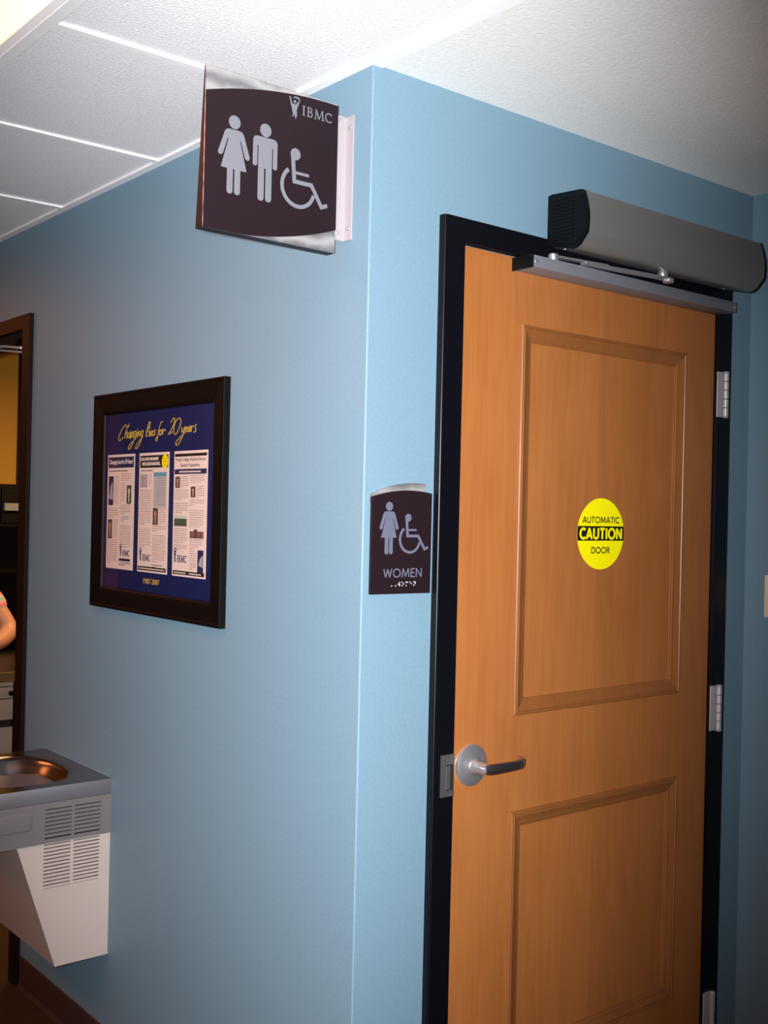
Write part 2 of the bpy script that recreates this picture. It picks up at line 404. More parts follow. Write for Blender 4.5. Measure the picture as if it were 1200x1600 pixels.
# ================================================================ restroom door (door_1)
d1 = root('door_1', 'honey maple two-panel restroom door in a black metal frame', 'door', (.71, 0, 0), kind='structure')
b = BM()
FY = -.018
for (x0, x1, z0, z1) in ((.187, .245, 0, 2.172), (1.175, 1.236, 0, 2.172), (.245, 1.175, 2.121, 2.172)):
    box(b, x0, x1, FY, 0, z0, z1)
box(b, .230, .246, 0, .12, 0, 2.122); box(b, 1.173, 1.19, 0, .12, 0, 2.122); box(b, .245, 1.175, 0, .12, 2.1205, 2.135)
box(b, .246, .262, .036, .06, 0, 2.12); box(b, 1.157, 1.174, .036, .06, 0, 2.12)
for e_ in [e for e in b.edges if abs(e.calc_length() - 2.172) < 1e-4 and abs(e.verts[0].co.y - FY) < 1e-5 and (abs(e.verts[0].co.x - .187) < 1e-4 or abs(e.verts[0].co.x - 1.236) < 1e-4)]:
    bmesh.ops.bevel(b, geom=[e_], offset=.0035, segments=3, affect='EDGES')
obj('door_frame', b, BLACKF, d1, True, smooth=True)
DX0, DX1, DZ0, DZ1, DY = .248, 1.172, .012, 2.1175, -.006
PX0, PX1, P1, P2 = .433, 1.043, (1.094, 1.971), (.303, .877)
leaf_root = None
b = BM()
for (x0, x1, z0, z1) in ((DX0, PX0, DZ0, DZ1), (PX1, DX1, DZ0, DZ1), (PX0, PX1, P1[1], DZ1), (PX0, PX1, P2[1], P1[0]), (PX0, PX1, DZ0, P2[0])):
    box(b, x0, x1, DY, .035, z0, z1)
bmesh.ops.remove_doubles(b, verts=b.verts, dist=1e-5)
b.transform(Matrix.Translation((-.248, 0, 0)))      # veneer joint is measured from the leaf's edge
leafo = obj('door_leaf', b, WOOD, d1); leafo.location = (.248 - .71, 0, 0)
WM[leafo.name] = Matrix.Translation((.248, 0, 0))
for (z0, z1) in (P1, P2):
    b = BM(); box(b, PX0 + .02, PX1 - .02, DY + .006, .03, z0 + .02, z1 - .02); obj('door_panel', b, WOOD, leafo, True)
    b = BM()
    pr = [(-.001, 0), (0, .004), (.002, .0068), (.005, .0070), (.0068, .0048), (.0088, .0060), (.0115, .0058), (.016, .0040), (.024, .0010), (.031, -.0005), (.033, -.0022), (.036, -.0028), (.0365, -.0065)]
    ring(b, PX0, PX1, z0, z1, [(i, DY - h) for i, h in pr], (0, 2, 1)); obj('panel_moulding', b, WOODM, leafo, True)
# lever handle
RX, RZ = .306, 1.0
lev = bpy.data.objects.new('lever_handle', None); COL.objects.link(lev); lev.parent = d1; lev.location = (RX - .71, DY, RZ); WM[lev.name] = Matrix.Translation((RX, DY, RZ))
b = BM(); lathe(b, [(.0455, 0), (.0455, -.004), (.0445, -.0065), (.040, -.009), (.028, -.012), (.018, -.014), (.016, -.016)], (0, 0, 0), 48, 1); obj('rosette', b, CHROME, lev, smooth=True)
b = BM(); lathe(b, [(.0165, -.013), (.0135, -.019), (.0125, -.030), (.0120, -.050), (.0105, -.056)], (0, 0, 0), 28, 1); obj('spindle', b, CHROME, lev, smooth=True)
b = BM()
LEVERM = mat('dark_satin_lever', (.50, .44, .48), .34, 1)
sec = [(-.009, -.0560, .0095, .0050), (.002, -.0575, .0115, .0062), (.014, -.0590, .0118, .0060), (.045, -.0600, .0112, .0052), (.080, -.0595, .0105, .0050), (.100, -.0570, .0100, .0050), (.112, -.0500, .0095, .0048), (.117, -.0400, .0088, .0044), (.1175, -.0300, .0075, .0036)]
P_l = [Vector((q[0], q[1], .0012 * (i > 5) * (i - 5))) for i, q in enumerate(sec)]; rr_ = []
for i, q in enumerate(sec):
    d_ = (P_l[min(i + 1, len(sec) - 1)] - P_l[max(i - 1, 0)]); d_.z = 0; d_.normalize(); n_ = Vector((d_.y, -d_.x, 0))
    rr_.append([b.verts.new(P_l[i] + n_ * q[3] * math.cos(t) + Vector((0, 0, 1)) * q[2] * (abs(math.sin(t)) ** .7) * (1 if math.sin(t) > 0 else -1)) for t in [2 * PI * k / 20 for k in range(20)]])
for a_, c_ in zip(rr_, rr_[1:]):
    for k in range(20): b.faces.new((a_[k], a_[(k + 1) % 20], c_[(k + 1) % 20], c_[k]))
b.faces.new(rr_[0][::-1]); b.faces.new(rr_[-1])
o = obj('lever', b, LEVERM, lev, smooth=True)
# strike plate
b = BM()
for q in ((.208, .2455, FY - .002, FY + .001, 1.013, 1.034), (.208, .2455, FY - .002, FY + .001, .945, .957), (.208, .222, FY - .002, FY + .001, .957, 1.013)): box(b, *q)
sp = obj('strike_plate', b, STEELD, d1, True)
tag(sp, 'dull metal strike plate')
b = BM(); box(b, .2215, .2455, FY - .0006, FY + .0005, .957, 1.013); obj('strike_pocket', b, DARK, sp, True)
b = BM(); box(b, .2225, .2345, FY - .0026, FY - .0008, .960, 1.010, .0008); obj('strike_keeper', b, STEELD, sp, True)
# hinges
for zc in (1.876, 1.0425, .227):
    h = bpy.data.objects.new('hinge', None); COL.objects.link(h); h.parent = d1; h.location = (1.18 - .71, -.02, zc - .061); WM[h.name] = Matrix.Translation((1.18, -.02, zc - .061))
    b = BM(); box(b, 1.168, 1.193, -.0215, -.0175, zc - .060, zc + .060, .001); obj('hinge_leaf', b, HINGEM, h, True, smooth=True)
    for k in range(5):
        z0 = zc - .058 + k * .0232
        b = BM(); lathe(b, [(.007, z0 + .0006), (.0078, z0 + .0014), (.0078, z0 + .0218), (.007, z0 + .0226)], (1.1965, -.0275, 0), 20); obj('knuckle', b, HINGEM, h, True, smooth=True)
    for z0, s in ((zc - .058, -1), (zc + .058, 1)):
        b = BM(); lathe(b, [(.0078, z0), (.0085, z0 + s * .001), (.0078, z0 + s * .003), (.004, z0 + s * .0045), (.001, z0 + s * .005)], (1.1965, -.0275, 0), 20); obj('pin_tip', b, HINGEM, h, True, smooth=True)

def _arc(cx, cy, rx, ry, a0, a1, n=16): return [(cx + rx * math.cos(math.radians(a0 + (a1 - a0) * i / n)), cy + ry * math.sin(math.radians(a0 + (a1 - a0) * i / n))) for i in range(n + 1)]
SANS = {   # letter: (advance width, strokes) in a box one unit high
    'A': (.78, [[(.02, 0), (.39, 1)], [(.39, 1), (.76, 0)], [(.16, .30), (.62, .30)]]), 'C': (.74, [_arc(.47, .5, .41, .45, 48, 312)]),
    'D': (.80, [[(.08, 0), (.08, 1)], [(.08, .95), (.30, .95)] + _arc(.30, .5, .42, .45, 90, -90) + [(.08, .05)]]), 'E': (.56, [[(.08, 0), (.08, 1)], [(.08, .95), (.54, .95)], [(.08, .52), (.50, .52)], [(.08, .05), (.54, .05)]]),
    'I': (.18, [[(.09, 0), (.09, 1)]]), 'M': (1.06, [[(.06, 0), (.20, 1)], [(.20, .98), (.53, .08)], [(.53, .08), (.86, .98)], [(.86, 1), (1.0, 0)]]),
    'N': (.80, [[(.08, 0), (.08, 1)], [(.08, .97), (.72, .03)], [(.72, 0), (.72, 1)]]), 'O': (.98, [_arc(.49, .5, .43, .45, 90, 450, 28)]),
    'R': (.68, [[(.08, 0), (.08, 1)], [(.08, .95), (.32, .95)] + _arc(.32, .72, .23, .23, 90, -90, 10) + [(.08, .49)], [(.34, .5), (.64, 0)]]),
    'T': (.64, [[(.32, 0), (.32, 1)], [(.01, .94), (.63, .94)]]), 'U': (.78, [[(.08, 1), (.08, .36)] + _arc(.39, .36, .31, .31, 180, 360, 12) + [(.70, 1)]]),
    'W': (1.08, [[(.03, 1), (.29, .02)], [(.29, .04), (.54, .94)], [(.54, .94), (.79, .04)], [(.79, .02), (1.05, 1)]])}
def sans(word, u0, u1, v0, v1, w0, m, parent, wt=.12, gap=.10, name='lettering'):
    tot = sum(SANS[c][0] for c in word) + gap * (len(word) - 1); kx = (u1 - u0) / tot; ky = v1 - v0; x = 0; b = BM()
    for c in word:
        for st_ in SANS[c][1]: stroke(b, [(u0 + (x + p[0]) * kx, v0 + p[1] * ky) for p in st_], wt * ky, w0, w0 + .0003, False)
        x += SANS[c][0] + gap
    return obj(name, b, m, parent)

# ================================================================ door sticker
st = root('door_sticker', 'round yellow AUTOMATIC CAUTION DOOR sticker on the upper door panel', 'sticker', (.731, 0, 1.503), (PI / 2, 0, 0))
SR = .086; w0 = .0002
b = BM(); prism(b, circ(0, 0, SR, 64), w0 - .0001, w0 + .0003); obj('sticker_disc', b, YEL, st)
a0 = math.asin(.0185 / SR); a1 = math.asin(-.0165 / SR)
b = BM(); prism(b, circ(0, 0, SR * 1.0005, 6, a1, a0) + circ(0, 0, SR * 1.0005, 6, PI - a0, PI - a1), w0 + .0003, w0 + .0006); obj('black_band', b, INK, st)
sans('AUTOMATIC', -.068, .067, .026, .041, w0 + .0003, INK, st, .18)
sans('CAUTION', -.077, .078, -.0125, .0135, w0 + .0006, YEL, st, .235, .17)
sans('DOOR', -.034, .034, -.047, -.032, w0 + .0003, INK, st, .18)

# ================================================================ automatic door operator
opn = root('door_operator', 'long grey automatic door opener with black end caps above the wooden door', 'door opener', (.85, -.02, 2.14))
prof = [(-.0185, 2.156), (-.0185, 2.268), (-.030, 2.270), (-.115, 2.265), (-.122, 2.262), (-.130, 2.240), (-.1355, 2.215), (-.1365, 2.195), (-.1345, 2.170), (-.114, 2.146), (-.105, 2.141), (-.094, 2.139)]
def inset(pr, k):
    cy = sum(p[0] for p in pr) / len(pr); cz = sum(p[1] for p in pr) / len(pr)
    return [(cy + (p[0] - cy) * k, cz + (p[1] - cz) * k) for p in pr]
b = BM(); prism(b, prof, .5065, 1.1935, (1, 2, 0)); obj('housing', b, ALU, opn, True, smooth=True)
for x0, x1, s in ((.500, .5065, -1), (1.1935, 1.200, 1)):
    b = BM(); prism(b, inset(prof, 1.012), x0, x1, (1, 2, 0))
    cap = obj('end_cap', b, PLASTIC, opn, True, smooth=False)
    if s < 0:
        b = BM(); prism(b, inset(prof, .86), x0 - .0015, x0, (1, 2, 0)); obj('cap_face', b, PLASTIC, cap, True)
        b = BM()
        for k in range(11): box(b, x0 - .0035, x0 - .0012, -.098, -.032, 2.164 + k * .0088, 2.1665 + k * .0088)
        obj('vent_rib', b, PLASTIC, cap, True)['kind'] = 'stuff'
b = BM(); box(b, .515, 1.185, -.10, -.024, 2.1445, 2.1475)
b.free()
for x in (.53, 1.15):
    b = BM(); lathe(b, [(.003, 2.1475), (.003, 2.153)], (x, -.045, 0), 12); obj('cover_screw', b, CHROME, opn, True)
# slide track on the door
b = BM(); box(b, .402, 1.176, -.068, -.0065, 2.087, 2.1135, .0015); trk = obj('slide_track', b, TRACKM, opn, True, smooth=True)
b = BM(); box(b, .3995, .402, -.0695, -.0065, 2.0855, 2.1150); obj('track_end', b, PLASTIC, trk, True)
for x in (.412, 1.168):
    b = BM(); lathe(b, [(.0045, -.0705), (.0045, -.067)], (x, 0, 2.100), 16, 1); obj('track_screw', b, CHROME, trk, True)
# arm
AZ = 2.124
b = BM()
A, Bp = Vector((.475, -.060, 2.119)), Vector((.835, -.100, 2.1215)); d = (Bp - A); n_ = Vector((-d.y, d.x, 0)).normalized()
def bar(b, p, q, hw, th):
    n = Vector((-(q - p).y, (q - p).x, 0)).normalized() * hw
    vs = [b.verts.new(v) for v in (p - n, p + n, q + n, q - n)] + [b.verts.new(v + Vector((0, 0, th))) for v in (p - n, p + n, q + n, q - n)]
    for f in ((0, 1, 2, 3), (7, 6, 5, 4), (0, 4, 5, 1), (1, 5, 6, 2), (2, 6, 7, 3), (3, 7, 4, 0)): b.faces.new([vs[i] for i in f])
bar(b, A, A + d * .45, .007, .005); bar(b, A + d * .25 + Vector((0, 0, -.0045)), Bp + Vector((0, 0, -.0045)), .0095, .006)
arm = obj('arm', b, CHROME, opn, True)
b = BM(); lathe(b, [(.0115, 2.112), (.0125, 2.114), (.0125, 2.124), (.010, 2.127)], (A.x, A.y, 0), 24); obj('slide_shoe', b, CHROME, arm, True, smooth=True)
b = BM(); lathe(b, [(.012, 2.111), (.0135, 2.113), (.0135, 2.119), (.0105, 2.1215)], (Bp.x + .004, Bp.y, 0), 24); obj('arm_end', b, CHROME, arm, True, smooth=True)
b = BM(); lathe(b, [(.009, 2.119), (.012, 2.126), (.013, 2.133), (.010, 2.141), (.008, 2.146)], (Bp.x - .002, Bp.y + .012, 0), 24); obj('drive_spindle', b, CHROME, arm, True, smooth=True)

# ================================================================ pictograms and logo
def pict_woman(parent, cx, z0, h, w0, m):
    b = BM(); th = .0008; q = lambda x, y: (cx + x * h, z0 + y * h)
    prism(b, circ(*q(0, .914), .086 * h, 24), w0, w0 + th)
    for s in (-1, 1):
        prism(b, [q(0, .818), q(s * .085, .818), q(s * .125, .800), q(s * .145, .765), q(s * .235, .505), q(s * .225, .475), q(s * .195, .466), q(s * .165, .485), q(s * .098, .695), q(s * .085, .690), q(s * .190, .315), q(0, .315)], w0, w0 + th)
        prism(b, [q(s * .012, .32), q(s * .098, .32), q(s * .098, .03), q(s * .085, .005), q(s * .055, -.006), q(s * .025, .005), q(s * .012, .03)], w0, w0 + th)
    return obj('woman_pictogram', b, m, parent)
def pict_man(parent, cx, z0, h, w0, m):
    b = BM(); th = .0008; q = lambda x, y: (cx + x * h, z0 + y * h)
    prism(b, circ(*q(0, .914), .086 * h, 24), w0, w0 + th)
    for s in (-1, 1):
        prism(b, [q(0, .822), q(s * .13, .822), q(s * .168, .808), q(s * .185, .775), q(s * .187, .46), q(s * .178, .437), q(s * .152, .430), q(s * .128, .44), q(s * .120, .46), q(s * .120, .70), q(s * .104, .70), q(s * .104, .04), q(s * .095, .008), q(s * .058, -.006), q(s * .022, .008), q(s * .012, .04), q(s * .012, .42), q(0, .42)], w0, w0 + th)
    return obj('man_pictogram', b, m, parent)
def pict_chair(parent, hx, hz, k, w0, m):
    b = BM(); th = .0008; q = lambda x, y: (hx + x * k, hz + y * k)
    prism(b, circ(*q(0, 0), .0118 * k, 20), w0, w0 + th)
    stroke(b, [q(-.006, -.006), q(-.0015, -.053)], .0088 * k, w0, w0 + th, False)
    stroke(b, [q(-.004, -.036), q(.033, -.036)], .0058 * k, w0, w0 + th, False)
    stroke(b, [q(-.0055, -.0535), q(.0395, -.0535), q(.065, -.092), q(.079, -.0865)], .0082 * k, w0, w0 + th, False)
    stroke(b, [q(.008 + .0385 * math.cos(a), -.063 + .0385 * math.sin(a)) for a in [math.radians(128 + i * (345 - 128) / 26) for i in range(27)]], .0078 * k, w0, w0 + th, False)
    return obj('wheelchair_pictogram', b, m, parent)
def logo_figure(parent, cx, z0, h, w0, m, kx=1.):
    """small leaping graduate with both arms raised"""
    b = BM(); th = .0006; q = lambda x, y: (cx + x * h * kx, z0 + y * h)
    prism(b, circ(*q(.03, .77), .075 * h, 14), w0, w0 + th)
    prism(b, [q(-.30, .98), q(-.22, .95), q(-.12, .66), q(.08, .64), q(.24, .84), q(.30, .82), q(.17, .50), q(.13, .32), q(-.10, .32), q(-.17, .55)], w0, w0 + th)
    prism(b, [q(-.11, .34), q(.03, .34), q(-.01, .12), q(-.12, .02), q(-.06, .18)], w0, w0 + th)
    prism(b, [q(.01, .34), q(.14, .34), q(.16, .15), q(.08, -.04), q(.04, .12)], w0, w0 + th)
    stroke(b, [q(-.08, .93), q(.06, .99), q(.22, .97), q(.34, .88)], [.02 * h, .07 * h, .09 * h, .02 * h], w0, w0 + th)
    return obj('logo_figure', b, m, parent)
def ibmc(parent, u0, u1, v0, v1, w0, m, name='serif_lettering'):
    """the four letters I B M C with bracket serifs"""
    b = BM(); W, Ht, th = u1 - u0, v1 - v0, .0005
    T = lambda x, y: (u0 + x * W, v0 + y * Ht)
    def S_(pts, wd): stroke(b, [T(*p) for p in pts], wd * Ht, w0, w0 + th, False)
    def ser(x, y, hw=.045): S_([(x - hw, y), (x + hw, y)], .075)
    S_([(.045, 0), (.045, 1)], .15); ser(.045, .03); ser(.045, .97)
    S_([(.20, 0), (.20, 1)], .14); S_([(.165, .965), (.26, .965), (.295, .93), (.31, .85), (.31, .70), (.295, .60), (.26, .545), (.20, .545)], .09)
    S_([(.25, .545), (.30, .51), (.325, .42), (.33, .25), (.31, .11), (.27, .045), (.165, .035)], .11)
    S_([(.44, 0), (.465, 1)], .08); S_([(.462, .97), (.565, .06)], .14); S_([(.565, .04), (.665, .97)], .07); S_([(.668, 1), (.70, 0)], .14)
    ser(.435, .03, .035); ser(.70, .03, .04); ser(.455, .97, .025); ser(.68, .97, .025)
    S_([(.985, .80), (.965, .90), (.915, .955), (.86, .93), (.81, .80), (.79, .60), (.79, .40), (.815, .19), (.865, .065), (.92, .045), (.97, .12), (.99, .22)], .12)
    S_([(.985, .72), (.985, .97)], .05)
    return obj(name, b, m, parent)

# ================================================================ blade sign
SX, SY, SZ = -.036, .068, 2.066
sg = root('restroom_sign', 'projecting dark brown IBMC sign with woman, man and wheelchair pictograms', 'sign', (SX, SY, SZ), (PI / 2, 0, 0))
WS, HS = .3035, .300         # local u: -WS..0, v: 0..HS
b = BM(); box(b, -WS, 0, 0, HS, -.003, 0); obj('brushed_plate', b, BRUSH, sg)
def arc_edge(u0, v0, u1, v1, bulge, n=24):
    return [(u0 + (u1 - u0) * i / n, v0 + (v1 - v0) * i / n + bulge * 4 * (i / n) * (1 - i / n)) for i in range(n + 1)]
top = arc_edge(-WS, .253, 0, .297, .013); bot = arc_edge(-WS, -.0005, 0, .046, -.016)
bot = [(u, max(v, -.0005)) for u, v in bot]
b = BM(); prism(b, top + bot[::-1], 0, .0025); obj('dark_face', b, SIGNB, sg)
b = BM(); prism(b, [(0.0, -.003), (.0, -.006), (HS * .5, -.0145), (0, -.026)][:2] + [(HS, -.006), (HS, -.003)] if False else [(-.003, 0), (-.003, HS), (-.006, HS), (-.028, 0)], -WS, 0, (2, 1, 0)); obj('wedge_body', b, SIGNB, sg)
pict_woman(sg, -.278 - SX, 2.137 - SZ, .148, .0025, PALE)
pict_man(sg, -.2085 - SX, 2.137 - SZ, .149, .0025, PALE)
pict_chair(sg, -.138 - SX, 2.243 - SZ, 1, .0025, PALE)
logo_figure(sg, -.1435 - SX, 2.313 - SZ, .042, .0025, PALE)
ibmc(sg, -.124 - SX, -.052 - SX, 2.3235 - SZ, 2.3425 - SZ, .0025, PALE)
# bracket on the wall behind the sign
br = bpy.data.objects.new('mounting_bracket', None)
COL.objects.link(br); br.parent = sg; WM[br.name] = WM[sg.name].copy()
b = BM(); box(b, -.0035, 0, .0565, .0835, 2.097, 2.352, .0008); obj('wall_flange', b, BRKT, br, True)
b = BM(); box(b, -.05, -.0005, .0800, .0830, 2.097, 2.352, .0008); obj('sign_flange', b, BRKT, br, True)
for z in (2.121, 2.327):
    b = BM(); lathe(b, [(.0042, -.0065), (.0036, -.0065), (.0042, -.0045), (.0042, -.0035)], (0, .066, z), 14, 0); obj('screw', b, CHROME, br, True)
for z in (2.112, 2.342):
    b = BM(); lathe(b, [(.002, .0775), (.0040, .0785), (.0040, .0800)], (-.022, 0, z), 14, 1); obj('screw', b, CHROME, br, True)

# ================================================================ WOMEN sign
wsn = root('women_sign', 'small dark WOMEN sign with braille beside the black door frame', 'sign', (0, 0, 0), (PI / 2, 0, 0))
sx = .0135; ex = .1715
b = BM(); ta = arc_edge(sx + .001, 1.580, .160, 1.604, .0095)
prism(b, [(sx + .001, 1.562)] + ta + [(.160, 1.562)], .0003, .0055); obj('brushed_plate', b, BRUSH, wsn)
tb = arc_edge(sx, 1.574, ex, 1.5845, .0095)
b = BM(); prism(b, [(sx, 1.3785)] + tb + [(ex, 1.3775)], .0056, .0125); obj('dark_face', b, SIGNB, wsn)
pict_woman(wsn, .0573, 1.459, .106, .0125, LAV)
pict_chair(wsn, .108, 1.5335, .70, .0125, LAV)
sans('WOMEN', .0455, .148, 1.4115, 1.4295, .0125, LAV, wsn, .15, .12)
b = BM()
cells = ['2456', '135', '134', '15', '1345']; offs = {'1': (0, 2), '2': (0, 1), '3': (0, 0), '4': (1, 2), '5': (1, 1), '6': (1, 0)}
words_ = ['6', '6', '2456', '135', '134', '15', '1345']
for i, c in enumerate(words_):
    for ch in c:
        ox, oy = offs[ch]; lathe(b, [(.00125, .0125), (.0011, .0131), (.0004, .0134)], (.064 + i * .0105 + ox * .0036, 1.3945 + oy * .0034, 0), 8)
obj('braille', b, WHITE, wsn)['kind'] = 'stuff'

# ================================================================ framed newspaper display
pf = root('picture_frame', 'wide black frame with blue Changing lives for 20 years newspaper display', 'picture', (0, .8715, 1.261), (PI / 2, 0, -PI / 2))
b = BM(); U0, U1, V0, V1 = -1.228, -.5155, 1.2605, 1.855
dU, dV = .8715, -1.261
def pobj(name, b, m, parent=pf):
    b.transform(Matrix.Translation((dU, dV, 0))); return obj(name, b, m, parent)
ring(b, U0, U1, V0, V1, [(0, .0005), (0, .0165), (.0015, .018), (.006, .018), (.010, .0165), (.048, .0135), (.053, .0125), (.056, .0105), (.058, .006), (.058, .0005)])
pobj('frame_moulding', b, FRAMEB)
b = BM(); box(b, U0 + .05, U1 - .05, V0 + .05, V1 - .05, .003, .005); poster = pobj('poster', b, NAVY)
b = BM(); box(b, U0 + .056, U1 - .056, V0 + .056, V1 - .056, .0085, .0092); pobj('glass_pane', b, GLASS)
z0 = .005
# script headline, traced letter strokes (0.1 mm)
SC = [[(-9110,17425),(-9128,17300)],[(-9092,17500),(-9089,17507)],[(-10305,17646),(-10336,17593),(-10448,17620),(-10498,17659),(-10639,17585),(-10804,17449),(-10905,17321),(-10882,17243),(-10769,17250),(-10650,17312)],[(-10291,17656),(-10443,17522),(-10553,17308)],[(-10553,17308),(-10463,17435),(-10392,17465),(-10389,17400),(-10431,17282)],[(-10224,17447),(-10326,17397),(-10350,17301),(-10265,17319),(-10200,17446),(-10225,17285)],[(-10166,17445),(-10177,17283),(-10081,17441),(-10033,17429),(-10064,17290)],[(-9893,17455),(-9996,17438),(-10019,17331),(-9957,17307),(-9869,17443),(-9976,17222),(-10156,17034),(-10272,16983),(-10299,17038),(-10151,17142),(-9884,17262)],[(-9822,17431),(-9849,17303)],[(-9775,17429),(-9783,17301),(-9697,17447),(-9650,17424),(-9673,17318)],[(-9467,17454),(-9577,17431),(-9599,17326),(-9534,17323),(-9453,17447),(-9548,17228),(-9733,17032),(-9847,16986),(-9873,17036),(-9739,17149),(-9478,17289)],[(-9240,17400),(-9110,17560),(-9070,17650),(-9100,17672),(-9150,17630),(-9240,17480),(-9290,17340),(-9280,17290),(-9215,17305)],[(-9068,17431),(-9052,17294),(-8969,17427)],[(-8966,17354),(-8879,17402),(-8924,17425),(-8975,17364),(-8954,17301),(-8862,17329)],[(-8766,17450),(-8835,17421),(-8789,17367),(-8817,17316),(-8883,17308)],[(-8395,17640),(-8460,17633),(-8542,17523),(-8619,17319),(-8678,17176),(-8734,17153),(-8745,17199),(-8682,17259)],[(-8624,17419),(-8450,17432)],[(-8450,17426),(-8526,17388),(-8541,17316),(-8479,17303),(-8413,17373),(-8450,17426)],[(-8364,17443),(-8380,17309)],[(-8373,17350),(-8329,17427),(-8235,17431),(-8250,17397)],[(-7953,17598),(-7823,17694),(-7747,17680),(-7776,17570),(-7915,17413),(-8066,17297),(-8038,17337),(-7974,17310),(-7858,17354)],[(-7491,17693),(-7654,17645),(-7773,17509),(-7787,17367),(-7721,17287),(-7598,17339),(-7481,17475),(-7426,17613),(-7491,17693)],[(-7349,17449),(-7382,17370),(-7331,17328),(-7214,17443)],[(-7195,17458),(-7307,17247),(-7503,17053),(-7616,17006),(-7668,17049),(-7609,17117),(-7348,17249),(-7220,17303)],[(-7171,17381),(-7084,17417),(-7125,17449),(-7175,17391),(-7148,17324),(-7077,17347)],[(-6973,17452),(-7043,17416),(-7048,17336),(-6988,17344),(-6945,17451),(-6948,17332)],[(-6882,17458),(-6900,17330)],[(-6894,17389),(-6857,17437),(-6786,17454)],[(-6646,17487),(-6715,17450),(-6673,17389),(-6689,17321),(-6768,17305)],[(-9795,17500),(-9790,17508)],[(-9090,17510),(-9086,17518)]]
def smooth(pts, n=4):
    if len(pts) < 3: return pts
    P = [pts[0]] + pts + [pts[-1]]; out = []
    for i in range(1, len(P) - 2):
        for k in range(n):
            t = k / n; a, c, d, e = P[i - 1], P[i], P[i + 1], P[i + 2]
            out.append(tuple(.5 * (2 * c[j] + (d[j] - a[j]) * t + (2 * a[j] - 5 * c[j] + 4 * d[j] - e[j]) * t * t + (3 * c[j] - a[j] - 3 * d[j] + e[j]) * t ** 3) for j in (0, 1)))
    return out + [pts[-1]]
b = BM()
for s_ in SC: stroke(b, smooth([(x / 1e4, y / 1e4) for x, y in s_]), .0026, z0, z0 + .0006, True, 6)
pobj('script_headline', b, GOLD, poster)
def ptext(s, u0, u1, v0, v1, w0, m, parent, **k): return text(s, u0 + dU, u1 + dU, v0 + dV, v1 + dV, w0, m, parent, **k)
ptext('1987-2007', -.926, -.838, 1.341, 1.355, z0, GOLD, poster, name='year_lettering')
def quad(b, u0, u1, v0, v1, w): box(b, u0, u1, v0, v1, w, w + .0002)
zp = z0 + .0006
def paper(u0, u1):
    b = BM(); box(b, u0, u1, 1.3712, 1.6855, z0, zp); p = pobj('newspaper_page', b, PAPER, poster); return p
def rects(name, rs, m, p, w=zp):
    b = BM()
    for r in rs: quad(b, *r, w)
    return pobj(name, b, m, p)
def lines(p, blocks, m=INKG, pitch=.0056, th=.0024, name='body_print'):
    b = BM()
    for (u0, u1, v1, v0) in blocks:
        v = v1
        while v - th >= v0:
            ue = u1 if v - pitch - th >= v0 else u0 + (u1 - u0) * random.uniform(.3, .8)
            u = u0; ue -= random.uniform(0, .004)
            while u < ue - .004:
                l_ = random.uniform(.006, .018); quad(b, u, min(u + l_, ue), v - th * random.uniform(.75, 1), v, zp); u += l_ + .0017
            v -= pitch
    o = pobj(name, b, m, p); o['kind'] = 'stuff'; return o
def portrait(p, u0, u1, v0, v1, bg=INKD, fg=SKINP):
    rects('photo_print', [(u0, u1, v0, v1)], bg, p)
    b = BM(); cu, h = (u0 + u1) / 2, v1 - v0
    prism(b, circ(cu, v0 + h * .68, (u1 - u0) * .22, 14, ry=h * .15), zp + .0002, zp + .0004)
    prism(b, [(cu - (u1 - u0) * .10, v0 + h * .55), (cu + (u1 - u0) * .10, v0 + h * .55), (cu + (u1 - u0) * .12, v0 + h * .42), (cu + (u1 - u0) * .07, v0 + h * .08), (cu - (u1 - u0) * .07, v0 + h * .08), (cu - (u1 - u0) * .12, v0 + h * .42)], zp + .0002, zp + .0004)
    pobj('portrait_print', b, fg, p)
def logo(p, u, v, s):
    logo_figure_p = logo_figure(p, u + .006 * s + dU, v + .006 * s + dV, .038 * s, zp, NAVYT, .62)
    ibmc(p, u + .018 * s + dU, u + .068 * s + dU, v + .007 * s + dV, v + .026 * s + dV, zp, NAVYT)
P_ = lambda u0: (lambda a, c: (u0 + a * .163, 1.6855 - c * .3143))
def mapper(u0, u1):      # page fractions: across 0..1, down 0..1
    return lambda a0, a1, c0, c1: (u0 + a0 * (u1 - u0), u0 + a1 * (u1 - u0), 1.6855 - c1 * .3143, 1.6855 - c0 * .3143)
def blk(f, a0, a1, c0, c1): u0, u1, v0, v1 = f(a0, a1, c0, c1); return (u0, u1, v1, v0)
# page 1
f = mapper(-1.1525, -.9895); p = paper(-1.1525, -.9895)
rects('headline_band', [f(.03, .97, .022, .117)], NAVYT, p); ptext('Changing Lives for 20 Years!', *f(.07, .93, .045, .095), zp + .0002, PAPER, p, shear=.2)
lines(p, [blk(f, .05, .93, .14, .155)], INKD, th=.003, name='standfirst_print')
rects('photo_print', [f(.05, .23, .19, .445)], NAVYT, p)
b = BM(); prism(b, [(-1.1415, 1.565), (-1.132, 1.60), (-1.122, 1.61), (-1.118, 1.56)], zp + .0002, zp + .0004); pobj('portrait_print', b, PALEP, p)
portrait(p, *f(.73, .9, .27, .43), GREENP, SKYP)
portrait(p, *f(.05, .21, .57, .74))
lines(p, [blk(f, .27, .45, .19, .46), blk(f, .04, .44, .47, .56), blk(f, .25, .43, .57, .74), blk(f, .04, .43, .75, .97), blk(f, .51, .9, .17, .235), blk(f, .51, .69, .25, .43), blk(f, .51, .9, .44, .52), blk(f, .51, .92, .62, .81)])
lines(p, [blk(f, .55, .85, .54, .595)], TEAL, name='callout_print'); lines(p, [blk(f, .5, .93, .94, .975)], INKD, name='contact_print')
